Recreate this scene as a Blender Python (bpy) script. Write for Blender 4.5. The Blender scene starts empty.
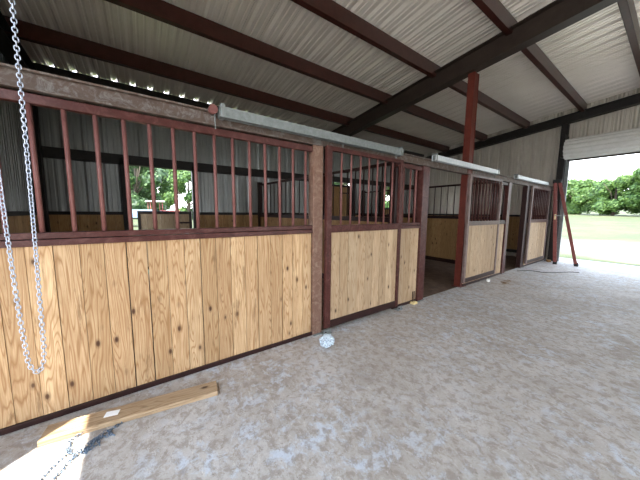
import bpy, bmesh, math, random
from mathutils import Vector, Matrix, noise
random.seed(7)
C = bpy.context.scene.collection
sc = bpy.context.scene
PI = math.pi

# ---------------------------------------------------------------- helpers
def lk(o):
    C.objects.link(o); return o

class MB:
    """collects shapes into one bmesh; build() links ONE mesh object"""
    def __init__(s):
        s.bm = bmesh.new(); s.isl = s.bm.faces.layers.float.new('island'); s.k = 0.0
    def _mark(s, fs, v=None):
        for f in fs: f[s.isl] = s.k if v is None else v
    def box(s, x0, x1, y0, y1, z0, z1, isl=None):
        vs = [s.bm.verts.new(p) for p in ((x0,y0,z0),(x1,y0,z0),(x1,y1,z0),(x0,y1,z0),(x0,y0,z1),(x1,y0,z1),(x1,y1,z1),(x0,y1,z1))]
        fs = [s.bm.faces.new([vs[i] for i in q]) for q in ((3,2,1,0),(4,5,6,7),(0,1,5,4),(1,2,6,5),(2,3,7,6),(3,0,4,7))]
        s._mark(fs, isl); return s
    def tube(s, pts, r, n=8, closed=False, cap=True, r2=None):
        pts = [Vector(p) for p in pts]; N = len(pts); rings = []
        up = Vector((0,0,1))
        prev = None
        for i, p in enumerate(pts):
            if closed: t = pts[(i+1) % N]-pts[i-1]
            else: t = pts[min(i+1, N-1)]-pts[max(i-1, 0)]
            t.normalize()
            if prev is None:
                a = t.cross(up) if abs(t.z) < .95 else t.cross(Vector((1,0,0)))
            else:
                a = prev-t*prev.dot(t)
            a.normalize(); prev = a; b = t.cross(a)
            rr = r if r2 is None else r+(r2-r)*i/max(1, N-1)
            rings.append([s.bm.verts.new(p+a*rr*math.cos(2*PI*k/n)+b*rr*math.sin(2*PI*k/n)) for k in range(n)])
        fs = []
        for i in range(N if closed else N-1):
            A, B = rings[i], rings[(i+1) % N]
            for k in range(n):
                fs.append(s.bm.faces.new((A[k], A[(k+1) % n], B[(k+1) % n], B[k])))
        for f in fs: f.smooth = True
        if not closed and cap:
            fs.append(s.bm.faces.new(rings[0][::-1])); fs.append(s.bm.faces.new(rings[-1]))
        s._mark(fs); return s
    def prism(s, prof, axis, a, b, closed=True):
        """profile of 2D points extruded along axis from a to b"""
        def P(u, v, w):
            return {'x': (w,u,v), 'y': (u,w,v), 'z': (u,v,w)}[axis]
        A = [s.bm.verts.new(P(u,v,a)) for u, v in prof]; B = [s.bm.verts.new(P(u,v,b)) for u, v in prof]
        n = len(prof); fs = []
        for k in range(n if closed else n-1):
            fs.append(s.bm.faces.new((A[k], A[(k+1) % n], B[(k+1) % n], B[k])))
        if closed:
            fs.append(s.bm.faces.new(A[::-1])); fs.append(s.bm.faces.new(B))
        s._mark(fs); return s
    def build(s, name, mat, parent=None, loc=(0,0,0), rot=(0,0,0), bevel=0, label=None):
        bmesh.ops.recalc_face_normals(s.bm, faces=s.bm.faces)
        me = bpy.data.meshes.new(name); s.bm.to_mesh(me); s.bm.free()
        me.materials.append(mat)
        o = lk(bpy.data.objects.new(name, me)); o.location = loc; o.rotation_euler = rot
        if parent: o.parent = parent
        if bevel:
            m = o.modifiers.new('bevel', 'BEVEL'); m.width = bevel; m.segments = 2; m.limit_method = 'ANGLE'
        if label: o['label'] = label
        return o

def tag(o, label, cat, group=None, kind=None):
    o['label'] = label; o['category'] = cat
    if group: o['group'] = group
    if kind: o['kind'] = kind
    return o
def thing(name, label, cat, loc=(0,0,0), rot=(0,0,0), group=None, kind=None):
    o = lk(bpy.data.objects.new(name, None)); o.location = loc; o.rotation_euler = rot
    o.empty_display_size = .1
    return tag(o, label, cat, group, kind)
def struct(name, mb, mat, label=None, **k):
    o = mb.build(name, mat, **k); o['kind'] = 'structure'
    if label: o['label'] = label
    return o
def copy_part(src, parent, loc):
    c = src.copy(); lk(c); c.parent = parent; c.location = loc; return c

# ---------------------------------------------------------------- materials
class NT:
    def __init__(s, name):
        s.m = bpy.data.materials.new(name); s.m.use_nodes = True; s.t = s.m.node_tree; s.n = s.t.nodes; s.l = s.t.links
        s.b = s.n['Principled BSDF']
    def new(s, t, **k):
        n = s.n.new(t)
        for a, v in k.items(): setattr(n, a, v)
        return n
    def link(s, a, b): s.l.new(a, b)
    def coord(s, scale=(1,1,1), add=None, rnd=False):
        tc = s.new('ShaderNodeTexCoord'); mp = s.new('ShaderNodeMapping'); s.link(tc.outputs['Object'], mp.inputs[0]); mp.inputs['Scale'].default_value = scale
        if rnd:
            oi = s.new('ShaderNodeObjectInfo'); mu = s.new('ShaderNodeMath', operation='MULTIPLY'); s.link(oi.outputs['Random'], mu.inputs[0]); mu.inputs[1].default_value = 37
            cx = s.new('ShaderNodeCombineXYZ')
            for i in range(3): s.link(mu.outputs[0], cx.inputs[i])
            s.link(cx.outputs[0], mp.inputs['Location'])
        return mp.outputs[0]
    def noise(s, vec, scale, detail=4, rough=.55, dist=0):
        n = s.new('ShaderNodeTexNoise'); n.inputs['Scale'].default_value = scale; n.inputs['Detail'].default_value = detail
        n.inputs['Roughness'].default_value = rough; n.inputs['Distortion'].default_value = dist; s.link(vec, n.inputs['Vector']); return n.outputs[0]
    def ramp(s, fac, stops):
        r = s.new('ShaderNodeValToRGB'); e = r.color_ramp.elements
        while len(e) > 1: e.remove(e[-1])
        e[0].position = stops[0][0]; e[0].color = (*stops[0][1], 1)
        for p, c in stops[1:]:
            x = e.new(p); x.color = (*c, 1)
        s.link(fac, r.inputs[0]); return r.outputs[0]
    def mix(s, fac, a, b, mode='MIX'):
        m = s.new('ShaderNodeMix', data_type='RGBA', blend_type=mode)
        for i, v in ((0, fac), (6, a), (7, b)):
            if isinstance(v, (int, float)): m.inputs[i].default_value = v
            elif isinstance(v, tuple): m.inputs[i].default_value = (*v, 1)
            else: s.link(v, m.inputs[i])
        return m.outputs[2]
    def bump(s, h, strength=.3, dist=.01):
        b = s.new('ShaderNodeBump'); b.inputs['Strength'].default_value = strength; b.inputs['Distance'].default_value = dist
        s.link(h, b.inputs['Height']); s.link(b.outputs[0], s.b.inputs['Normal'])
    def set(s, **k):
        for a, v in k.items():
            i = s.b.inputs[a.replace('_', ' ')]
            if isinstance(v, (int, float)): i.default_value = v
            elif isinstance(v, tuple): i.default_value = (*v, 1)
            else: s.link(v, i)
        return s
def g3(v): return (v, v, v)

def steel(name, c1, c2, rough=.5, metal=0.0, sc_=9, dusty=None, spec=.22):
    t = NT(name); v = t.coord(rnd=True)
    col = t.ramp(t.noise(v, sc_, 6, .65), [(.3, c1), (.7, c2)])
    if dusty:
        m = t.ramp(t.noise(v, 14, 7, .75, .8), [(.48, g3(0)), (.66, g3(1))])
        col = t.mix(m, col, dusty)
    t.set(Base_Color=col, Roughness=rough, Metallic=metal); t.b.inputs['Specular IOR Level'].default_value = spec
    t.bump(t.noise(v, 60, 3), .15, .003)
    return t.m
M = {}
M['oxide'] = steel('red_oxide_steel', (.042,.012,.0095), (.070,.021,.017), .36, dusty=(.10,.042,.036))
M['oxide_bar'] = steel('red_oxide_bar', (.135,.052,.045), (.20,.09,.08), .38)
M['oxide_dark'] = steel('dark_oxide_steel', (.018,.007,.006), (.032,.012,.010), .45)
M['purlin'] = steel('purlin_primer', (.032,.0085,.006), (.055,.016,.012), .34)
M['rafter'] = steel('rafter_primer', (.028,.019,.015), (.042,.030,.024), .4)
M['column'] = steel('column_primer', (.085,.018,.012), (.13,.030,.020), .42)
M['header'] = steel('dusty_header', (.070,.046,.036), (.11,.076,.060), .6, dusty=(.18,.165,.15))
M['post'] = steel('worn_post', (.13,.068,.046), (.19,.11,.078), .55, dusty=(.25,.165,.12))
M['door_edge'] = steel('scuffed_edge', (.11,.07,.06), (.19,.135,.12), .5)
M['black'] = steel('dark_trim', (.012,.010,.009), (.022,.018,.016), .5)
M['galv'] = steel('galvanised', (.15,.165,.16), (.25,.27,.265), .4, .3, 25)
M['galv_lit'] = steel('lit_galvanised', (.50,.53,.55), (.62,.65,.67), .4, .1, 25)  # paler copy of the galvanised steel, reflected light put into its colour
M['chain'] = steel('bright_chain', (.36,.40,.48), (.52,.57,.66), .35, .3, 30)
M['chain_dark'] = steel('dull_chain', (.06,.09,.13), (.22,.28,.36), .35, .6, 60)
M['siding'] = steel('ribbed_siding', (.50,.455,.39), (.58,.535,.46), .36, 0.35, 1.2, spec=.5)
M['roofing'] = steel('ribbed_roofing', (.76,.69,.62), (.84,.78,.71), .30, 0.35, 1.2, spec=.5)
M['siding_back'] = steel('shaded_siding', (.215,.22,.215), (.27,.275,.265), .33, 0.35, 1.2, spec=.5)  # darker grey copy of the siding, stall shade put into its colour
M['curtain'] = steel('roller_curtain', (.55,.54,.50), (.62,.61,.57), .45)
M['ladder'] = steel('ladder_red', (.16,.04,.033), (.24,.07,.058), .5)
M['rubber'] = steel('rubber', (.012,.012,.012), (.03,.028,.026), .7)
M['paper'] = steel('paper', (.78,.78,.76), (.85,.85,.84), .7)
M['yellow'] = steel('yellow_label', (.65,.5,.22), (.75,.62,.35), .6)
M['tractor'] = steel('tractor_red', (.20,.04,.035), (.28,.06,.05), .4)
M['trailer'] = steel('trailer_paint', (.16,.21,.28), (.22,.28,.35), .45)
M['white'] = steel('off_white_paint', (.68,.66,.62), (.78,.76,.72), .5)
M['bark'] = steel('bark', (.07,.055,.04), (.14,.11,.085), .9)

def wood(name, light, mid, dark, contrast=1.0):
    t = NT(name)
    tc = t.new('ShaderNodeTexCoord'); sp = t.new('ShaderNodeSeparateXYZ'); t.link(tc.outputs['Object'], sp.inputs[0])
    at = t.new('ShaderNodeAttribute', attribute_name='island')
    oi = t.new('ShaderNodeObjectInfo')
    ad = t.new('ShaderNodeMath', operation='ADD'); t.link(sp.outputs[0], ad.inputs[0]); t.link(sp.outputs[1], ad.inputs[1])
    def madd(x, mul, add=None):
        m = t.new('ShaderNodeMath', operation='MULTIPLY_ADD'); t.link(x, m.inputs[0]); m.inputs[1].default_value = mul
        if add is not None: t.link(add, m.inputs[2])
        else: m.inputs[2].default_value = 0
        return m.outputs[0]
    off = madd(at.outputs['Fac'], 23.7, madd(oi.outputs['Random'], 51.0))
    u = madd(ad.outputs[0], 1.0, off)
    cb = t.new('ShaderNodeCombineXYZ'); t.link(u, cb.inputs[0]); t.link(off, cb.inputs[1]); t.link(sp.outputs[2], cb.inputs[2])
    # cathedral grain: contour lines of a stretched noise field
    mp = t.new('ShaderNodeMapping'); t.link(cb.outputs[0], mp.inputs[0]); mp.inputs['Scale'].default_value = (8, 1, .62)
    fld = t.noise(mp.outputs[0], 1.0, 2, .45)
    ml = t.new('ShaderNodeMath', operation='MULTIPLY'); t.link(fld, ml.inputs[0]); ml.inputs[1].default_value = 13
    fr = t.new('ShaderNodeMath', operation='PINGPONG'); t.link(ml.outputs[0], fr.inputs[0]); fr.inputs[1].default_value = .5
    grain = t.ramp(fr.outputs[0], [(0, mid), (.10, light), (.36, light), (.5, mid)])
    mp2 = t.new('ShaderNodeMapping'); t.link(cb.outputs[0], mp2.inputs[0]); mp2.inputs['Scale'].default_value = (120, 1, 4)
    fine = t.noise(mp2.outputs[0], 1.0, 3, .6)
    col = t.mix(t.ramp(fine, [(.35, g3(0)), (.7, g3(.75))]), grain, mid)
    tone = t.ramp(at.outputs['Fac'], [(0, (.70,.64,.56)), (.25, (1.05,1.0,.95)), (.5, (.86,.80,.74)), (.75, (1.0,.98,.95)), (1, (1.15,1.12,1.08))])
    col = t.mix(1.0, col, tone, 'MULTIPLY')
    mpb = t.new('ShaderNodeMapping'); t.link(cb.outputs[0], mpb.inputs[0]); mpb.inputs['Scale'].default_value = (5, 1, 2)
    blot = t.ramp(t.noise(mpb.outputs[0], 1.6, 4, .6), [(.45, g3(0)), (.75, g3(.55))])
    col = t.mix(blot, col, mid)
    # knots
    mp3 = t.new('ShaderNodeMapping'); t.link(cb.outputs[0], mp3.inputs[0]); mp3.inputs['Scale'].default_value = (8.5, 1, 4.2)
    vo = t.new('ShaderNodeTexVoronoi'); vo.inputs['Scale'].default_value = 1; t.link(mp3.outputs[0], vo.inputs['Vector'])
    kn = t.ramp(vo.outputs['Distance'], [(.04, g3(1)), (.09, g3(.8)), (.11, g3(.4)), (.2, g3(0))])
    col = t.mix(kn, col, dark)
    mp4 = t.new('ShaderNodeMapping'); t.link(cb.outputs[0], mp4.inputs[0]); mp4.inputs['Scale'].default_value = (26, 1, 3.2)
    chip = t.ramp(t.noise(mp4.outputs[0], 1.0, 5, .7), [(.58, g3(0)), (.66, g3(.6)), (.8, g3(.85))])
    col = t.mix(chip, col, tuple(a*.6 for a in mid))
    t.set(Base_Color=col, Roughness=.62)
    t.b.inputs['Specular IOR Level'].default_value = .25
    t.bump(fine, .15, .003)
    return t.m
M['pine'] = wood('pine_boards', (.56,.405,.24), (.31,.175,.08), (.055,.020,.008))
M['pine_pale'] = wood('pale_pine_boards', (.49,.375,.25), (.29,.195,.11), (.055,.028,.014))
M['pine_old'] = wood('interior_pine', (.40,.26,.12), (.26,.145,.06), (.07,.035,.015))

def concrete():
    t = NT('concrete'); v = t.coord()
    base = t.ramp(t.noise(v, 1.3, 10, .74, .3), [(.32, (.33,.285,.24)), (.5, (.44,.40,.355)), (.68, (.55,.52,.48))])
    area = t.ramp(t.noise(v, .8, 3, .5), [(.38, g3(.15)), (.6, g3(1))])
    pale = t.ramp(t.noise(v, 7, 10, .76, .4), [(.50, g3(0)), (.58, g3(.8)), (.75, g3(1))])
    col = t.mix(t.mix(1.0, pale, area, 'MULTIPLY'), base, (.53,.575,.63))
    mid = t.ramp(t.noise(v, 16, 8, .75, .4), [(.42, g3(.65)), (.52, g3(0))])
    col = t.mix(mid, col, (.27,.22,.175))
    mp = t.new('ShaderNodeMapping'); t.link(v, mp.inputs[0]); mp.inputs['Scale'].default_value = (3, 9, 1); mp.inputs['Rotation'].default_value = (0,0,.9)
    sw = t.ramp(t.noise(mp.outputs[0], 4.0, 7, .7, 1.2), [(.60, g3(0)), (.63, g3(.7)), (.67, g3(0))])
    col = t.mix(sw, col, (.66,.63,.57))
    spk = t.ramp(t.noise(v, 60, 4, .7), [(.30, g3(.7)), (.40, g3(0))])
    col = t.mix(spk, col, (.15,.12,.095))
    t.set(Base_Color=col, Roughness=.72); t.b.inputs['Specular IOR Level'].default_value = .2
    t.bump(t.noise(v, 30, 8, .75), .5, .012)
    return t.m
M['concrete'] = concrete()
def dirt():
    t = NT('dirt'); v = t.coord()
    t.set(Base_Color=t.ramp(t.noise(v, 6, 8, .7), [(.3, (.075,.042,.026)), (.7, (.17,.105,.065))]), Roughness=.95); t.bump(t.noise(v, 14, 8, .7), .8, .04); return t.m
M['dirt'] = dirt()
def ground():
    t = NT('pasture'); v = t.coord()
    g = t.ramp(t.noise(v, .35, 8, .7), [(.3, (.022,.036,.007)), (.5, (.046,.056,.014)), (.7, (.078,.072,.030))])
    f = t.noise(v, 6, 6, .8); g = t.mix(t.ramp(f, [(.35, g3(.5)), (.6, g3(0))]), g, (.028,.042,.010))
    sp = t.new('ShaderNodeSeparateXYZ'); t.link(v, sp.inputs[0])
    ad = t.new('ShaderNodeMath', operation='MULTIPLY_ADD'); t.link(t.noise(v, .5, 5, .6), ad.inputs[0]); ad.inputs[1].default_value = 5; t.link(sp.outputs[1], ad.inputs[2])
    gr = t.new('ShaderNodeMapRange'); t.link(ad.outputs[0], gr.inputs[0]); gr.inputs[1].default_value = 10; gr.inputs[2].default_value = 60
    band = t.ramp(gr.outputs[0], [(.11, g3(0)), (.15, g3(.9)), (.22, g3(.9)), (.26, g3(0))])
    col = t.mix(band, g, (.145,.137,.122))
    t.set(Base_Color=col, Roughness=.95); t.bump(f, .5, .05); return t.m
M['ground'] = ground()
def leaf(name, a, b):
    t = NT(name); at = t.new('ShaderNodeAttribute', attribute_name='island')
    t.set(Base_Color=t.ramp(at.outputs['Fac'], [(0, a), (1, b)]), Roughness=.6)
    t.b.inputs['Subsurface Weight'].default_value = 0
    tr = t.new('ShaderNodeBsdfTranslucent'); tr.inputs[0].default_value = (*b, 1); mx = t.new('ShaderNodeMixShader'); mx.inputs[0].default_value = .35
    t.link(t.b.outputs[0], mx.inputs[1]); t.link(tr.outputs[0], mx.inputs[2]); t.link(mx.outputs[0], t.n['Material Output'].inputs[0])
    return t.m
M['leaf'] = leaf('leaves', (.035,.085,.016), (.13,.22,.05))
M['leaf2'] = leaf('leaves_dark', (.026,.060,.018), (.085,.15,.045))
t = NT('clear_plastic'); t.set(Base_Color=(.80,.90,.97), Roughness=.18, Transmission_Weight=.55, IOR=1.3)
M['plastic'] = t.m

# ---------------------------------------------------------------- dimensions
XF, XB, YN, YE = -2.38, -7.0, -1.6, 10.6
RX1 = 4.2
def rz(x): return 4.08+.1*(x+7.0)      # underside of the roof sheet
NOISE = 0

# ---------------------------------------------------------------- setting: ground and floor
mb = MB()
xs = [-80,-40,-20,-12,-8,-4,0,4,8,14,20,40,80]; ys = [-12,-6,0,6,10,14,18,24,30,40,50,62,80,110]
def gz(x, y):
    z = -.12
    if y > 14: z += (y-14)*.034
    if x < -9: z += (-9-x)*.012
    return z
grid = [[mb.bm.verts.new((x,y,gz(x,y))) for y in ys] for x in xs]
for i in range(len(xs)-1):
    for j in range(len(ys)-1): mb.bm.faces.new((grid[i][j],grid[i+1][j],grid[i+1][j+1],grid[i][j+1]))
o = struct('ground', mb, M['ground'], 'sunlit green and straw coloured pasture with a pale gravel strip outside the barn')
struct('floor', MB().box(XF-.04, RX1+.3, YN-7, YE+.9, -.15, 0), M['concrete'], 'mottled grey and tan concrete aisle floor')  # stretch beyond the near wall is unseen, added to bounce light to the roof
struct('floor_dirt', MB().box(XB-.05, XF-.04, YN, YE+.05, -.15, -.03), M['dirt'], 'brown dirt floor inside the stalls')

# ---------------------------------------------------------------- ribbed sheet
def profile(u0, u1, pitch=.305, h=.042, phase=0):
    """breakpoints (u, height) of an R-panel between u0 and u1"""
    pts = []
    k = math.floor((u0-phase)/pitch)-1
    while True:
        c = phase+k*pitch
        if c-.06 > u1: break
        pts += [(c-.052,0),(c-.018,h),(c+.018,h),(c+.052,0),(c+.086,0),(c+.095,.019),(c+.113,.019),(c+.122,0),(c+.183,0),(c+.192,.019),(c+.21,.019),(c+.219,0)]
        k += 1
    def val(u):
        for (a,ha),(b,hb) in zip(pts, pts[1:]):
            if a <= u <= b: return ha+(hb-ha)*(u-a)/(b-a) if b > a else ha
        return 0
    return [(u0,val(u0))]+[p for p in pts if u0 < p[0] < u1]+[(u1,val(u1))]
def sheet_rect(mb, f, u0, u1, v0, v1, **k):
    pr = profile(u0, u1, **k)
    A = [mb.bm.verts.new(f(u,h,v0(u) if callable(v0) else v0)) for u, h in pr]; B = [mb.bm.verts.new(f(u,h,v1(u) if callable(v1) else v1)) for u, h in pr]
    for i in range(len(pr)-1): mb.bm.faces.new((A[i],A[i+1],B[i+1],B[i]))

# roof
mb = MB()
sheet_rect(mb, lambda u,h,v: (v,u,rz(v)+h), YN-.2, YE+.25, XB-.025, RX1+.3)
struct('ceiling', mb, M['roofing'], 'ribbed metal roof sheeting seen from below')

# back wall with its openings  (y0, y1, z0, z1)
OPEN = [(-.20,1.05,0,2.42),(5.0,6.25,0,2.48),(7.9,8.62,0,2.55)]
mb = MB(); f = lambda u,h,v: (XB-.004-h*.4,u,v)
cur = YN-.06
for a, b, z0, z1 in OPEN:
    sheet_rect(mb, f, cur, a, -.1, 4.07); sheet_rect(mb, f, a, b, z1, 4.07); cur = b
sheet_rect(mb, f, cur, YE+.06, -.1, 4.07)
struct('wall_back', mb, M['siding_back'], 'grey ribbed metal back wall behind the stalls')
# far end wall (right in the photo)
DX0, DX1, DZ = -2.12, 2.2, 3.2
mb = MB(); f = lambda u,h,v: (u,YE+.02+h,v)
sheet_rect(mb, f, XB-.03, DX0, -.1, lambda u: rz(u)+.02); sheet_rect(mb, f, DX0, DX1, DZ, lambda u: rz(u)+.02); sheet_rect(mb, f, DX1, RX1, -.1, lambda u: rz(u)+.02)
struct('wall_right', mb, M['siding'], 'ribbed metal end wall around the far roll-up doorway')
# near end wall (left, mostly outside the frame)
NX0, NX1 = -1.44, 2.9
NZ = 3.6
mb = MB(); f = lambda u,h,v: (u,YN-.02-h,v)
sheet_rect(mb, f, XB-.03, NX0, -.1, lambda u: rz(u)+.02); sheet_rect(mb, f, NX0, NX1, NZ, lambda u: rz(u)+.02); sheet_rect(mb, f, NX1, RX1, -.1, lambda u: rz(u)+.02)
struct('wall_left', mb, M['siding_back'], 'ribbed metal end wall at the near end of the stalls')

mb = MB(); f = lambda u,h,v: (RX1+.02+h,u,v)  # unseen wall, added to cut side light on the stalls and roof
SO = (2.0, 6.0)
sheet_rect(mb, f, YN-.06, SO[0], -.1, rz(RX1)+.02); sheet_rect(mb, f, SO[0], SO[1], 3.0, rz(RX1)+.02); sheet_rect(mb, f, SO[1], YE+.06, -.1, rz(RX1)+.02)
struct('wall_front_added', mb, M['siding'], 'unseen ribbed metal wall across the aisle, added to limit side light')
# boards -----------------------------------------------------------------
def boards(mb, a, b, z0, z1, at, axis='y', th=.022, w=.142, side=1, rnd=random):
    """vertical boards from a to b; face at `at`, thickness away from side"""
    u = a
    while u < b-.01:
        ww = min(w+rnd.uniform(-.006,.006), b-u)
        if b-u-ww < .03: ww = b-u
        gap = rnd.choice([.002,.003,.004,.007])
        e = rnd.uniform(-.002,.002)
        v = rnd.random()
        if axis == 'y': mb.box(min(at+e,at-side*th), max(at+e,at-side*th), u, u+ww-gap, z0, z1, v)
        else: mb.box(u, u+ww-gap, min(at+e,at-side*th), max(at+e,at-side*th), z0, z1, v)
        u += ww
    return mb

# wainscot of pine boards on the stalls' outer walls, with dark cap rails
CAP = 1.40
wl = thing('wainscot', 'pine board wainscot with dark cap along the grey ribbed back wall', 'wainscot', kind='structure')
for a, b in ((YN,-.32),(1.17,4.88),(6.37,7.78),(8.74,YE)):
    boards(MB(), a, b, -.02, CAP-.04, XB+.07).build('board_lining', M['pine_old'], wl)
    MB().box(XB, XB+.10, a, b, CAP-.045, CAP+.02).build('cap_rail', M['black'], wl)
wr = thing('wainscot', 'pine board wainscot on the far end wall seen through the last stall opening', 'wainscot', kind='structure')
boards(MB(), XB+.1, -2.5, .22, CAP-.04, YE-.05, 'x', side=-1).build('board_lining', M['pine_old'], wr)
MB().box(XB+.1, -2.5, YE-.09, YE-.01, CAP-.045, CAP+.02).build('cap_rail', M['black'], wr)
MB().box(XB+.1, -2.5, YE-.09, YE-.01, .12, .22).build('bottom_rail', M['black'], wr)
wn = thing('wainscot', 'pine board wainscot on the near end wall in the left corner', 'wainscot', kind='structure')
boards(MB(), XB+.1, -2.5, -.02, CAP-.04, YN+.06, 'x').build('board_lining', M['pine_old'], wn)
MB().box(XB+.1, -2.5, YN+.01, YN+.09, CAP-.045, CAP+.02).build('cap_rail', M['black'], wn)

# girts and opening frames (fixed structure of the wall)
mb = MB()
mb.box(XB, XB+.09, YN, 5.0, 2.42, 2.62); mb.box(XB, XB+.09, 5.0, YE, 2.50, 2.66)
g = struct('trim_1', mb, M['black'], 'dark horizontal girt across the back wall above the openings')
mb = MB(); mb.box(NX0-.10,NX0,YN-.07,YN+.03,0,NZ+.1); mb.box(NX0,NX1,YN-.07,YN+.03,NZ,NZ+.1)  # unseen straight edges, added so the sun patch outline is not wavy
struct('sun_edge_trim', mb, M['black'], 'unseen straight trim added around the near doorway to sharpen the sun patch edge')
struct('trim_3', MB().box(XB, XB+.05, YN, YE, rz(XB)-.22, rz(XB)-.002), M['black'], 'dark eave strut along the top of the back wall')
for n, (a, b, z0, z1) in enumerate(OPEN):
    w = thing('window_%d' % (n+1), ['dark framed open doorway in the back wall behind the first stall, half door ajar',
        'dark framed closed doorway in the back wall with a bright gap on top', 'dark framed opening in the back wall furthest to the right'][n], 'doorway', (XB,(a+b)/2,0), kind='structure')
    hw = (b-a)/2
    for s in (-1, 1):
        y = s*(hw+.06)
        MB().box(-.03, .12, y-.06, y+.06, -.03, z1+.1).build('jamb', M['black'], w)
    MB().box(-.03, .12, -hw-.12, hw+.12, z1, z1+.1).build('lintel', M['black'], w)
# half doors of the stall openings
def half_door(label, loc, rot, w, h, mat, frame, z0=.03):
    t = thing('half_door', label, 'door', loc, rot, 'half doors in the back wall')
    boards(MB(), -w+.05, -.05, z0+.05, z0+h-.05, .03).build('board_panel', mat, t)
    mb = MB(); mb.box(-.01,.04,-w,-w+.06,z0,z0+h); mb.box(-.01,.04,-.06,0,z0,z0+h)
    mb.box(-.01,.04,-w+.06,-.06,z0+h-.07,z0+h); mb.box(-.01,.04,-w+.06,-.06,z0,z0+.07)
    mb.build('door_frame', frame, t, bevel=.003)
    for z in (.35, h-.25):
        MB().box(.04,.046,-.35,.0,z-.02,z+.02).build('strap_hinge', M['oxide_dark'], t)
half_door('pine half door with dark frame standing ajar in the bright doorway', (XB-.04,1.03,0), (0,0,-.33), 1.16, 1.41, M['pine_pale'], M['rafter'])
half_door('tall closed pine door under the bright slit seen through the sliding door bars', (XB-.05,6.24,0), (0,0,0), 1.23, 2.38, M['pine_old'], M['black'])
half_door('closed pine half door below the far right opening of the back wall', (XB-.05,8.61,0), (0,0,0), .70, 1.62, M['pine_old'], M['black'])

# ---------------------------------------------------------------- roof steel
def cee(mb, x, y0, y1, ztop, dz=.228, w=.085, s=1):
    """open C purlin, web at x"""
    t = .006
    sl = .0
    mb.box(x-t/2, x+t/2, y0, y1, ztop-dz, ztop)
    mb.box(x, x-s*w, y0, y1, ztop-dz, ztop-dz+t) if s < 0 else mb.box(x-w, x, y0, y1, ztop-dz, ztop-dz+t)
    mb.box(x-w, x, y0, y1, ztop-t-.004, ztop-.004)
    mb.box(x-w, x-w+t, y0, y1, ztop-dz, ztop-dz+.022)
    return mb
PX = [(-5.87,'second from the back wall, above the bars'),(-4.46,'third from the back wall'),(-3.22,'right above the stall fronts'),(-1.92,'just right of the tall column'),
      (-.80,'nearest to the camera at the top right corner'),(.42,'out over the aisle'),(1.68,'over the far side of the aisle'),(2.95,'along the open side')]
for x, w in PX:
    o = cee(MB(), 0, YN, YE, 0).build('roof_purlin', M['purlin'], loc=(x+.065,0,rz(x)-.004))
    tag(o, 'dark red steel roof purlin, '+w, 'purlin', 'roof purlins')
def ibeam(mb, prof_y, x0, x1, d0, d1, off, fw=.15):
    """beam running along x under the purlins; depth d0->d1"""
    def P(x, dy, dz): return (x, prof_y+dy, rz(x)-off-dz)
    def bx(ya, yb, ta, tb, ba, bb):
        vs = [mb.bm.verts.new(p) for p in (P(x0,ya,ba),P(x1,ya,bb),P(x1,yb,bb),P(x0,yb,ba),P(x0,ya,ta),P(x1,ya,tb),P(x1,yb,tb),P(x0,yb,ta))]
        for q in ((3,2,1,0),(4,5,6,7),(0,1,5,4),(1,2,6,5),(2,3,7,6),(3,0,4,7)): mb.bm.faces.new([vs[i] for i in q])
    t = .012
    bx(-t/2, t/2, t, t, d0-t, d1-t); bx(-fw/2, fw/2, 0, 0, t, t); bx(-fw/2, fw/2, d0-t, d1-t, d0, d1)
    return mb
for y, lab in ((5.08,'dark brown steel rafter crossing the roof above the tall red column'),(YE-.14,'dark steel end rafter along the top of the far end wall'),(YN+.14,'dark steel end rafter at the top left corner above the near end wall')):
    r = thing('roof_rafter', lab, 'rafter', (0,y,0), group='roof rafters')
    ibeam(MB(), 0, XB+.06, RX1-.01, .35 if y == 5.08 else .24, .35 if y == 5.08 else .24, .206-(.03 if y == 5.08 else 0), .19).build('beam', M['rafter'] if y == 5.08 else M['black'], r)
    if y == 5.08:
        for x, w in PX:
            MB().box(x-.012,x-.004,-.09,.09,rz(x)-.19,rz(x)-.05).build('purlin_cleat', M['rafter'], r)
# columns
def column(name, label, x, y, top, mat, w=.14, d=.2, group='building columns'):
    t = thing(name, label, 'column', (x,y,0), group=group)
    mb = MB(); mb.box(-w/2,w/2,-d/2,-d/2+.01,0,top); mb.box(-w/2,w/2,d/2-.01,d/2,0,top); mb.box(w/2-.018,w/2-.008,-d/2+.01,d/2-.01,0,top); mb.box(-w/2+.008,-w/2+.018,-d/2+.01,d/2-.01,0,top)
    mb.build('shaft', mat, t)
    mb = MB(); mb.box(-w/2-.03,w/2+.03,-d/2-.03,d/2+.03,0,.012); mb.build('base_plate', mat, t)
    return t
column('support_column', 'tall red steel column rising from the stall fronts to the rafter', XF-.07, 5.16, rz(XF-.07)-.53, M['column'], .12, .17)
column('support_column', 'dark steel column beside the far roll-up doorway', XF+.15, YE-.16, rz(XF)-.45, M['black'], .15, .15)
for y, l in ((YN+.09,'dark corner column at the near end of the back wall'),(5.08,'dark column against the back wall between the first two stalls'),(YE-.14,'dark corner column at the far end of the back wall')):
    column('support_column', l, XB+.14, y, rz(XB)-.53, M['black'], .14, .14)
for y, l in ((YN+.14,'column of the open side near the camera'),(5.08,'middle column of the open side'),(YE-.14,'far column of the open side')):
    column('support_column', l, RX1-.1, y, rz(RX1)-.55, M['black'])

# ---------------------------------------------------------------- stall fronts
GRP = 'stall fronts along the aisle'
def bar_mesh(h):
    return MB().tube([(0,0,0),(0,0,h)], .0145, 10)
_barcache = {}
def add_bars(parent, ys, x, z0, z1, mat='oxide_bar', r=.0145):
    src = None
    for y in ys:
        if src is None:
            src = MB().tube([(0,0,0),(0,0,z1-z0)], r, 10).build('bar', M[mat], parent, loc=(x,y,z0))
        else: copy_part(src, parent, (x,y,z0))

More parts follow.
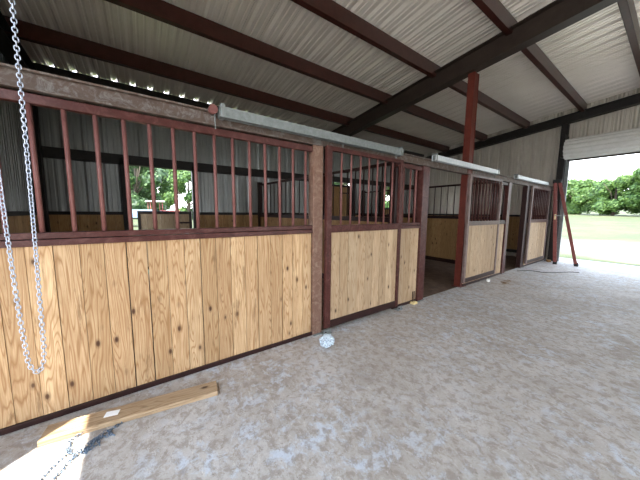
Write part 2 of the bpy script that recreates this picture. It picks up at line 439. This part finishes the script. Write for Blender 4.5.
def front_panel(label, y0, y1, bar_ys, mat, railm='oxide', barm='oxide_bar', x=XF):
    t = thing('stall_front_panel', label, 'stall panel', (x,y0,0), group=GRP)
    L = y1-y0
    boards(MB(), 0, L, .035, 1.215, -.018, w=.132).build('board_panel', M[mat], t)
    MB().box(-.05,-.0,0,L,.0,.04).build('bottom_rail', M['oxide_dark'], t, bevel=.004)
    mb = MB(); mb.box(-.06,.004,0,L,1.212,1.255); mb.box(-.06,-.004,0,L,1.259,1.30); mb.build('middle_rail', M[railm], t, bevel=.004)
    MB().box(-.055,-.005,0,L,2.105,2.165).build('top_rail', M[railm], t, bevel=.005)
    add_bars(t, [b-y0 for b in bar_ys], -.03, 1.30, 2.115, barm)
    return t
front_panel('long pine board stall panel with red barred grille at the left', YN+.06, 1.572, [-.54+.1565*k for k in range(-6,14)], 'pine')
front_panel('narrow pine strip panel between the first sliding door and the open second stall', 3.02, 3.62, [3.2,3.36,3.5], 'pine_pale')
front_panel('pine panel mostly hidden behind the second sliding door by the red column', 5.18, 7.02, [5.18+.155*k for k in range(1,12)], 'pine_pale', 'oxide_dark', 'oxide_dark')
front_panel('last pine panel behind the third sliding door next to the stepladder', 8.463, 10.38, [8.46+.155*k for k in range(1,12)], 'pine_pale', 'oxide_dark', 'oxide_dark')

def post(label, y0, y1, mat, x=XF, d=.1, top=2.18):
    t = thing('stall_post', label, 'post', (x,(y0+y1)/2,0), group='steel posts of the stall fronts')
    w = (y1-y0)/2
    MB().box(-d,.012,-w,w,.0,top).build('shaft', M[mat], t, bevel=.008)
    MB().box(.0125,.035,-w,w,.0,.01).build('base_plate', M['galv'], t)
    return t
post('dusty tan brown square post between the long left panel and the first sliding door', 1.575, 1.705, 'post')
post('red brown post left of the open second stall', 3.63, 3.80, 'oxide', d=.16)
post('dark post with pale edge between second sliding door and third stall opening', 7.03, 7.20, 'oxide')
post('dark wide post left of the third sliding door', 8.26, 8.46, 'oxide_dark')
post('last dark post of the stall fronts against the end wall', 10.385, 10.50, 'oxide_dark', XF-.02, .08)

# header beam over all stall fronts
t = thing('header_beam', 'long dusty brown steel header running above the stall fronts', 'beam', (XF,YN,0))
MB().box(-.07,-.02,.03,YE-YN-.05,2.192,2.30).build('beam', M['header'], t, bevel=.004)
MB().box(-.07,.016,.03,YE-YN-.05,2.18,2.192).build('bottom_flange', M['header'], t)
MB().box(-.07,.016,.03,YE-YN-.05,2.288,2.300).build('top_flange', M['header'], t)

# sliding doors
def sliding_door(label, y0, y1, nb, mat, frame, barm, rods, x=-2.355, z0=.07, edge=None):
    t = thing('sliding_door', label, 'door', (x,y0,z0), group='sliding stall doors')
    L = y1-y0; H = 2.185-z0; s = 1.215-z0
    for a, b in ((0,.075),(L-.06,L)):
        MB().box(0,.045,a,b,0,H).build('stile', M[frame if edge is None else edge], t, bevel=.004)
    MB().box(0,.045,.075,L-.06,0,.085).build('bottom_rail', M['oxide_dark'], t, bevel=.004)
    MB().box(0,.045,.075,L-.06,s,s+.085).build('middle_rail', M[frame], t, bevel=.004)
    MB().box(0,.045,.075,L-.06,H-.05,H).build('top_rail', M[frame], t, bevel=.004)
    boards(MB(), .075, L-.06, .085, s, .030).build('board_panel', M[mat], t)
    add_bars(t, [.075+(L-.135)*(k+1)/(nb+1) for k in range(nb)], .022, s+.085, H-.05, barm, .0125)
    for r in rods:
        MB().tube([(.03,r-y0,H-.03),(.03,r-y0,H+.12)], .005, 6).build('hanger_rod', M['galv'], t)
    return t
sliding_door('first sliding door, closed, red frame with pine boards and barred top', 1.715, 3.06, 7, 'pine_pale', 'oxide', 'oxide_bar', (1.95,2.9))
sliding_door('second sliding door, grey edged barred door slid beside the tall red column', 5.03, 6.50, 9, 'pine_pale', 'oxide', 'oxide', (5.25,6.1), edge='door_edge', z0=.10)
sliding_door('third sliding door, furthest along the aisle next to the stepladder', 8.47, 10.03, 9, 'pine_pale', 'oxide', 'oxide', (8.8,9.6), edge='door_edge', z0=.10)

def track(label, y0, y1, mat, z0=2.24, z1=2.325):
    t = thing('door_track', label, 'track', (-2.33,y0,0), group='sliding door tracks'); L = y1-y0
    mb = MB(); w = .034
    mb.box(-w,-w+.004,0,L,z0,z1); mb.box(w-.004,w,0,L,z0,z1); mb.box(-w+.004,w-.004,0,L,z1-.004,z1); mb.box(-w+.004,-.01,0,L,z0,z0+.004); mb.box(.01,w-.004,0,L,z0,z0+.004)
    mb.build('rail', M[mat], t)
    for a in (.03, L-.05):
        mb = MB(); mb.box(-w-.012,w+.006,a-.018,a+.018,z0-.006,z1+.022); b = mb.build('end_bracket', M['galv'], t, bevel=.003)
    for k in range(1, 4): MB().box(-w-.013,-w,L*k/4-.02,L*k/4+.02,z0+.01,z1-.02).build('wall_clip', M['galv'], t)
    if mat == 'galv':
        MB().tube([(.0,-.03,z1-.03),(.0,-.03,z0-.1)], .005, 6).build('hook_rod', M['galv'], t)
        MB().tube([(-.03,-.045,z0+.05),(.03,-.045,z0+.05)], .035, 16).build('end_roller', M['oxide_bar'], t)
track('grey galvanised door track over the first sliding door', .58, 3.02, 'galv')
track('galvanised door track, reflected light in its pale colour, in front of the tall red column', 3.82, 6.24, 'galv_lit', 2.275, 2.36)
track('short galvanised door track, reflected light in its pale colour, furthest along by the stepladder', 7.26, 9.75, 'galv_lit', 2.28, 2.36)

# floor guides and little fittings at the feet
t = thing('floor_latch', 'small steel latch with brass coloured block on the floor by the open stall', 'latch', (-2.345,3.50,0))
MB().box(-.035,.04,-.05,.05,.0,.035).build('block', M['yellow'], t, bevel=.006)
mb = MB(); mb.tube([(-.01,-.02,.035),(-.01,-.02,.20),(-.01,.02,.20),(-.01,.02,.035)], .007, 6); mb.build('bolt_loop', M['oxide_dark'], t)
for y, lab in ((1.74,'small galvanised floor guide at the foot of the first tan post'),(3.1,'small steel floor guide under the right corner of the first sliding door'),(10.12,'tan floor guide under the third sliding door corner')):
    t = thing('floor_guide', lab, 'bracket', (-2.335,y,0), group='door floor guides')
    mb = MB(); mb.box(-.04,.045,-.06,.06,0,.008); mb.box(.026,.034,-.05,.05,.008,.055); mb.build('bracket', M['galv'], t)
    mb = MB(); mb.tube([(.036,-.03,.03),(.046,-.03,.03)], .01, 8); mb.build('bolt', M['oxide_dark'], t)
o = MB().box(-.03,.03,-.06,.06,0,.05).build('wood_block', M['white'], loc=(-2.27,6.05,0), rot=(0,0,.3), bevel=.008); tag(o, 'small white block on the floor under the second sliding door', 'block')
o = MB().box(-.05,.05,-.08,.08,0,.055).build('wood_block', M['pine_old'], loc=(-2.22,10.15,0), rot=(0,0,.4), bevel=.008); tag(o, 'small tan wood offcut on the floor beneath the third sliding door', 'block')

# partitions between stalls
def partition(label, y, x0, x1, top=2.2, nb=24, rot=0):
    t = thing('stall_partition', label, 'partition', (0,y,0), (0,0,rot), group='partitions between stalls')
    boards(MB(), x0, x1, .22, CAP-.09, -.02, 'x', side=-1).build('board_panel', M['pine_old'], t)
    MB().box(x0,x1,-.03,.03,.12,.22).build('bottom_rail', M['oxide_dark'], t)
    MB().box(x0,x1,-.035,.035,CAP-.095,CAP-.02).build('middle_rail', M['oxide_dark'], t)
    MB().box(x0,x1,-.025,.025,top-.045,top).build('top_rail', M['oxide_dark'], t)
    n = nb; src = None
    for k in range(n):
        x = x0+(x1-x0)*(k+.5)/n
        if src is None: src = MB().tube([(0,0,0),(0,0,top-.045-CAP+.02)], .011, 8).build('bar', M['oxide_dark'], t, loc=(x,0,CAP-.02))
        else: copy_part(src, t, (x,0,CAP-.02))
    for s, xx in ((1,x0+.05),(-1,x1-.05)):
        MB().box(xx-.05,xx+.05,-.05,.05,-.03,top+.05).build('end_post', M['oxide_dark'], t)
partition('pine and bar partition between the first and second stall behind the first sliding door', 3.32, XB+.14, -2.455, rot=.088)
partition('pine and bar partition seen through the opening of the second stall', 6.75, XB+.12, -2.46)

# ---------------------------------------------------------------- far roll-up door
t = thing('door_2', 'raised ribbed roll-up door coiled above the far doorway', 'door', (DX0,YE-.33,0), kind='structure')
n = 56; prof = []
R = .27; cz = 3.33
for k in range(n):
    a = 2*PI*k/n; r = R+.016*(1 if (k//2) % 2 else -1)
    prof.append((.02+r*math.cos(a), cz+r*math.sin(a)))
MB().prism(prof, 'x', -.02, DX1-DX0+.02).build('coil', M['curtain'], t)
mb = MB()
for k in range(2):
    mb.box(0,DX1-DX0,.255-.01*k,.275,3.07+.08*k,3.14+.08*k)
mb.build('curtain_end', M['curtain'], t)
MB().box(0,DX1-DX0,.235,.29,3.02,3.065).build('bottom_bar', M['rafter'], t)
MB().box(-.10,-.03,-.1,.3,3.1,3.75).build('coil_bracket', M['black'], t)
MB().tube([(-.12,.02,3.33),(-.02,.02,3.33)], .12, 20).build('chain_wheel', M['black'], t)
mb = MB(); mb.box(-.05,.05,.24,.31,0,3.1); mb.build('guide_rail', M['galv'], t)
mb = MB(); mb.box(DX1-DX0-.05,DX1-DX0+.05,.24,.31,0,3.1); mb.build('guide_rail', M['galv'], t)

# ---------------------------------------------------------------- chains
def link(mb, c, ax, side, L=.0295, W=.0205, r=.0024, seg=5):
    """one stadium shaped link, centre c, long axis ax, lying in plane ax/side"""
    ax = ax.normalized(); side = (side-ax*side.dot(ax)).normalized()
    rr = W/2-r; hl = L/2-r-rr; pts = []
    for s in (1, -1):
        for k in range(seg):
            a = -PI/2+PI*k/(seg-1)
            pts.append(c+ax*s*(hl+rr*math.cos(a))+side*s*rr*math.sin(a))
    mb.tube(pts, r, 6, closed=True)
def chain_along(mb, pts, pitch=.0195, tw=0.0, **k):
    pts = [Vector(p) for p in pts]; d = 0; i = 0; n = 0; pos = pts[0].copy(); out = []
    seglen = [(b-a).length for a, b in zip(pts, pts[1:])]; tot = sum(seglen)
    s = 0
    while s < tot:
        q = s; j = 0
        while j < len(seglen)-1 and q > seglen[j]: q -= seglen[j]; j += 1
        a, b = pts[j], pts[j+1]; dirv = (b-a).normalized(); p = a+dirv*q
        ref = Vector((.81,-.575,.1)) if abs(dirv.z) > .5 else Vector((0,0,1))
        # face of every other link turns towards the aisle
        s1 = ref.cross(dirv).normalized(); s2 = dirv.cross(s1)
        a0 = tw*n+ (PI/2 if n % 2 else 0)
        link(mb, p, dirv, s1*math.cos(a0)+s2*math.sin(a0), **k)
        s += pitch; n += 1
hx, hy = -1.80, -.47
t = thing('hoist_chain', 'bright steel hoist chain hanging in a long loop in front of the left panel', 'chain', (hx,hy,0))
lat = Vector((.2527,-.9675,0))
pts = [lat*a+Vector((0,0,z)) for a, z in ((-.056,2.9),(-.051,2.38),(-.046,1.87),(-.038,1.35),(-.030,1.0),(-.026,.76),(-.021,.69),(-.011,.646),(.003,.632),(.014,.640),(.024,.665),(.031,.70),(.038,.867),(.043,1.07),(.046,1.33),(.050,1.70),(.056,2.2),(.060,2.9))]
mb = MB(); chain_along(mb, pts, tw=.02); mb.build('chain_loop', M['chain'], t)
MB().tube([lat.cross(Vector((0,0,1)))*-.02+Vector((0,0,2.9)), lat.cross(Vector((0,0,1)))*.02+Vector((0,0,2.9))], .056, 20).build('chain_wheel', M['black'], t)
MB().tube([(0,0,2.9),(0,YN-hy+.02,2.9)], .015, 8).build('wheel_shaft', M['black'], t)

t = MB(); random.seed(3)
p = Vector((-2.06,-.47,.006)); P = []
path = [(-1.80,-.46),(-1.93,-.40),(-2.00,-.36),(-1.97,-.31),(-2.03,-.33),(-2.06,-.27),(-2.00,-.27),(-1.98,-.33),(-2.05,-.29),(-2.09,-.22),(-2.03,-.20),(-2.06,-.26),(-2.02,-.31),(-1.97,-.37),(-2.05,-.41),(-2.14,-.41),(-2.17,-.33),(-2.16,-.27)]
path2 = []
for a, b in zip(path, path[1:]):
    for k in range(4):
        f = k/4; path2.append((a[0]+(b[0]-a[0])*f+random.uniform(-.008,.008), a[1]+(b[1]-a[1])*f+random.uniform(-.008,.008), .006+.004*(len(path2) % 3)))
chain_along(t, path2, tw=.5)
path3 = [(-2.09,-.22,.007),(-2.12,-.16,.007),(-2.17,-.13,.007)]
chain_along(t, path3, tw=.3)
path4 = [(-2.04,-.40,.006),(-1.96,-.46,.006),(-1.88,-.50,.006),(-1.80,-.50,.006)]
chain_along(t, path4, tw=.3)
o = t.build('chain_pile', M['chain_dark'], loc=(.055,-.03,0)); tag(o, 'small tangled heap of dull steel chain on the concrete below the plank', 'chain')

# ---------------------------------------------------------------- plank on the floor
A = Vector((-2.20,-.59,0)); B = Vector((-2.045,.425,0)); d = (B-A); ang = math.atan2(d.y, d.x); L = d.length
t = thing('wooden_plank', 'loose pine plank lying on the concrete in front of the long left panel', 'plank', (A.x,A.y,0), (0,0,ang))
mb = MB(); mb.box(-.07,.07,-.019,.019,0,L,.62); mb.build('board', M['pine_pale'], t, loc=(0,0,.02), rot=(PI/2,0,PI/2), bevel=.003)
o = MB().box(-.04,.04,-.025,.025,0,.0015).build('paper_tag', M['paper'], loc=(-2.155,-.245,.0397), rot=(0,0,1.3)); tag(o, 'small white paper slip lying on the loose plank', 'paper')

# crumpled plastic
bm = bmesh.new(); bmesh.ops.create_icosphere(bm, subdivisions=5, radius=.075)
for v in bm.verts:
    n0 = v.co.normalized()
    w = noise.noise(n0*2.3)*.022+abs(noise.noise(n0*5.1))*.03+noise.noise(n0*11)*.008-.01
    v.co += n0*w; v.co.z *= .86
zmin = min(v.co.z for v in bm.verts)
for v in bm.verts: v.co.z -= zmin
me = bpy.data.meshes.new('crumpled_plastic'); bm.to_mesh(me); bm.free(); me.materials.append(M['plastic'])
o = lk(bpy.data.objects.new('crumpled_plastic', me)); o.location = (-2.07,1.56,0.001)
tag(o, 'ball of crumpled clear bluish plastic on the floor by the tan post', 'plastic')

# cord on the far floor
mb = MB(); pts = []
for k in range(40):
    u = k/39; pts.append((-2.28+.95*u, 7.75+1.05*u+.12*math.sin(u*9), .006))
mb.tube(pts, .006, 6); o = mb.build('power_cord', M['rubber']); tag(o, 'thin dark cord lying on the concrete before the third sliding door', 'cord')
bm = MB()
for k in range(9):
    a = random.uniform(0,PI); c = Vector((-2.02+random.uniform(-.07,.07),6.3+random.uniform(-.25,.25),.006)); dd = Vector((math.cos(a),math.sin(a),0))*.05
    bm.tube([c-dd,c+dd], .005, 5)
o = bm.build('wood_scraps', M['pine_pale']); tag(o, 'tiny wood splinters scattered on the concrete below the second sliding door', 'scraps', kind='stuff')

# ---------------------------------------------------------------- stepladder
t = thing('stepladder', 'red stepladder standing open beside the far doorway', 'ladder', (-1.845,9.99,0), (0,0,.19))
H = 2.40; W2 = .17
def rail(x0, x1, y, nm):
    mb = MB(); dx = .038
    vs = [(x0-dx,0),(x0+dx,0),(x1+dx,H),(x1-dx,H)]
    A = [mb.bm.verts.new((u,y-.014,v)) for u, v in vs]; B = [mb.bm.verts.new((u,y+.014,v)) for u, v in vs]
    for k in range(4): mb.bm.faces.new((A[k],A[(k+1) % 4],B[(k+1) % 4],B[k]))
    mb.bm.faces.new(A[::-1]); mb.bm.faces.new(B); r = mb.build(nm, M['ladder'], t, bevel=.004)
    MB().box(x0-.045,x0+.045,y-.026,y+.026,0,.07).build('rubber_foot', M['rubber'], r)
for s in (-1, 1):
    rail(-.19, -.37, s*W2, 'front_rail'); rail(.25, -.28, s*(W2-.03), 'rear_rail')
for k in range(1, 7):
    z = .31*k; x = -.19-.18*z/H
    MB().box(x-.04,x+.04,-W2,W2,z-.012,z+.012).build('step', M['ladder'], t)
for k in range(1, 5):
    z = .42*k; x = .25-.53*z/H
    MB().tube([(x,-W2+.03,z),(x,W2-.03,z)], .01, 6).build('brace', M['galv'], t)
MB().box(-.42,-.23,-W2-.03,W2+.03,H-.06,H+.03).build('top_cap', M['rubber'], t, bevel=.01)
for s in (-1, 1): MB().box(-.30,-.06,s*(W2+.02)-.003,s*(W2+.02)+.003,1.40,1.42).build('spreader', M['galv'], t)
MB().box(-.31,-.27,-W2-.018,-W2-.014,1.3,1.45).build('warning_label', M['yellow'], t)

# ---------------------------------------------------------------- outdoors
def tree(label, x, y, h, r, leafm='leaf', seed=1, n=11000, cat='tree', name='tree'):
    rnd = random.Random(seed); t = thing(name, label, cat, (x,y,gz(x,y)), group='trees beyond the pasture')
    mb = MB(); mb.tube([(0,0,-.2),(.1,0,h*.3),(0,.1,h*.65)], .035*h, 8, r2=.012*h)
    for k in range(6):
        a = rnd.uniform(0,2*PI); z = h*rnd.uniform(.2,.45)
        mb.tube([(0,0,z),(math.cos(a)*r*.4,math.sin(a)*r*.4,z+h*.15),(math.cos(a)*r*.75,math.sin(a)*r*.75,z+h*.3)], .012*h, 6, r2=.004*h)
    mb.build('trunk', M['bark'], t)
    bm = MB()
    lumps = []; r *= .85
    for k in range(34):
        a = rnd.uniform(0,2*PI); z = rnd.uniform(.06,.90); rr = r*math.sqrt(max(.12,1-((z-.42)/.62)**2))*rnd.uniform(.35,.95)
        lumps.append((Vector((math.cos(a)*rr,math.sin(a)*rr,z*h)), r*rnd.uniform(.22,.40)))
    for c, lr in lumps:
        ret = bmesh.ops.create_icosphere(bm.bm, subdivisions=2, radius=lr*.78)
        for v in ret['verts']:
            v.co = v.co*(1+.35*noise.noise(v.co*1.5+c))+c; v.co.z = max(v.co.z, .1)
    for k in range(n):
        c, lr = lumps[rnd.randrange(len(lumps))]
        d = Vector((rnd.gauss(0,1),rnd.gauss(0,1),rnd.gauss(0,1))).normalized()
        p = c+d*lr*rnd.uniform(.65,1.08); p.z = max(p.z, .15)
        q = Vector((rnd.gauss(0,1),rnd.gauss(0,1),rnd.gauss(0,1))).normalized(); u = (d*1.2+q*.9).orthogonal().normalized(); w = (d*1.2+q*.9).cross(u).normalized()
        s = rnd.uniform(.09,.19)*max(1,h/8)
        vs = [bm.bm.verts.new(p+u*s*a_+w*s*b_*.7) for a_, b_ in ((-1,-.3),(0,-1),(1,-.2),(.6,.9),(-.6,.8))]
        f = bm.bm.faces.new(vs); f[bm.isl] = rnd.random()
    bm.build('crown', M[leafm], t)
    return t
TR = [(-14.5,63,6.0,3.4,'leaf2','leftmost small tree seen just right of the far door jamb'),(-9.9,60,5.9,3.0,'leaf','rounded bright green tree second from the far door jamb'),
      (-5.9,57,6.4,3.3,'leaf','broad bright green tree in the middle of the far doorway'),(-1.5,54,8.9,3.6,'leaf','tall bright green tree at the right edge of the photo'),(5.5,52,12.5,4.6,'leaf2','tallest tree, cut by the right edge'),
      (-20,65,6.5,3.6,'leaf2','tree hidden left of the far doorway'),(15.5,54,11,5,'leaf','tree beyond the right edge')]
for i, (x, y, h, r, lm, lab) in enumerate(TR): tree('green leafy '+lab if not lab.startswith('t') else 'green leafy '+lab, x, y, h, r, lm, i+11)
TB = [(-52,2.2,10,4.6,'leaf','furthest back in the middle of the back doorway'),(-42,-9,9,4.2,'leaf','behind the doorway at its left side'),(-46,-.5,11,4.4,'leaf2','behind the middle of the back doorway'),(-40,5.5,8.5,3.4,'leaf','behind the right side of the back doorway'),
      (-46,13,10,4.6,'leaf2','standing right of the doorway view behind the back wall'),(-26,30,9,5,'leaf','behind the far right opening of the back wall'),(-30,22,9,5,'leaf2','behind the closed door with the bright slit')]
for i, (x, y, h, r, lm, lab) in enumerate(TB): tree('leafy green tree '+lab, x, y, h, r, lm, i+41, 7000)

# red tractor and blue-grey trailer behind the back doorway
def wheel(parent, x, y, r, w, nm='wheel'):
    o = MB().tube([(x,y-w/2,r),(x,y+w/2,r)], r, 20).build(nm, M['rubber'], parent)
    MB().tube([(x,y-w/2-.02,r),(x,y+w/2+.02,r)], r*.5, 14).build('hub', M['white'], o)
zt = gz(-30,-1)
t = thing('tractor', 'red tractor with pale canopy parked outside beyond the half door', 'tractor', (-30,1.6,gz(-30,1.6)), (0,0,PI/2+.2))
MB().box(.0,1.7,-.32,.32,.7,1.35).build('bonnet', M['tractor'], t, bevel=.08)
MB().box(-.9,.0,-.45,.45,.6,1.05).build('body', M['tractor'], t, bevel=.05)
MB().box(-.75,-.3,-.25,.25,1.05,1.5).build('seat', M['rubber'], t, bevel=.05)
for a in (-.95,.05):
    for s in (-.45,.45): MB().tube([(a,s,.9),(a,s,2.15)], .035, 6).build('canopy_post', M['tractor'], t)
MB().box(-1.15,.25,-.65,.65,2.15,2.27).build('canopy', M['white'], t, bevel=.05)
for s in (-.7,.7): wheel(t, -.6, s, .65, .38, 'rear_wheel'); wheel(t, 1.3, s*.8, .38, .24, 'front_wheel')
t = thing('trailer', 'blue grey flatbed trailer parked outside left of the red tractor', 'trailer', (-27,-1.6,gz(-27,-1.6)), (0,0,PI/2-.1))
MB().box(-2.6,2.6,-1,1,.75,.95).build('bed', M['trailer'], t, bevel=.02)
mb = MB(); mb.box(-2.6,2.6,-1,-.95,.95,1.45); mb.box(-2.6,2.6,.95,1,.95,1.45); mb.build('side_board', M['trailer'], t)
MB().box(2.6,3.9,-.06,.06,.72,.84).build('drawbar', M['rubber'], t)
for x in (-.6,.4):
    for s in (-.85,.85): wheel(t, x, s, .36, .2)

# ---------------------------------------------------------------- light
w = bpy.data.worlds.new('World'); sc.world = w; w.use_nodes = True
nt = w.node_tree; bg = nt.nodes['Background']
tc = nt.nodes.new('ShaderNodeTexCoord'); sp = nt.nodes.new('ShaderNodeSeparateXYZ'); rp = nt.nodes.new('ShaderNodeValToRGB')
nt.links.new(tc.outputs['Generated'], sp.inputs[0]); nt.links.new(sp.outputs[2], rp.inputs[0]); nt.links.new(rp.outputs[0], bg.inputs[0])
rp.color_ramp.elements[0].position = 0; rp.color_ramp.elements[0].color = (.95,.97,1,1)
rp.color_ramp.elements[1].position = .8; rp.color_ramp.elements[1].color = (.55,.73,1,1)
bg.inputs[1].default_value = 2.3
sl = bpy.data.lights.new('sun', 'SUN'); sl.energy = 6.0; sl.angle = .009; sl.color = (1,.95,.87)
so = lk(bpy.data.objects.new('sun', sl)); el = math.radians(66); az = Vector((-.58,.81,0)).normalized()
dirv = Vector((az.x*math.cos(el), az.y*math.cos(el), -math.sin(el))); so.rotation_euler = dirv.to_track_quat('-Z','Y').to_euler()
so.location = (5,-8,15)

# ---------------------------------------------------------------- camera
cd = bpy.data.cameras.new('camera'); cam = lk(bpy.data.objects.new('camera', cd)); sc.camera = cam
cd.sensor_width = 36; cd.lens = 252.91/640*36; cd.clip_end = 500; cd.clip_start = .02
yaw, pit, rol = math.radians(54.864), math.radians(6.296), math.radians(.515)
fwd = Vector((-math.sin(yaw)*math.cos(pit), math.cos(yaw)*math.cos(pit), -math.sin(pit))); rt = Vector((math.cos(yaw), math.sin(yaw), 0)); up = rt.cross(fwd)
r2 = rt*math.cos(rol)+up*math.sin(rol); u2 = -rt*math.sin(rol)+up*math.cos(rol)
m3 = Matrix((r2, u2, -fwd)).transposed(); cam.matrix_world = Matrix.Translation((0,0,1.45)) @ m3.to_4x4()

sc.view_settings.view_transform = 'Standard'; sc.view_settings.look = 'None'; sc.view_settings.gamma = 1; sc.view_settings.use_curve_mapping = False
sc.view_settings.exposure = 1.95
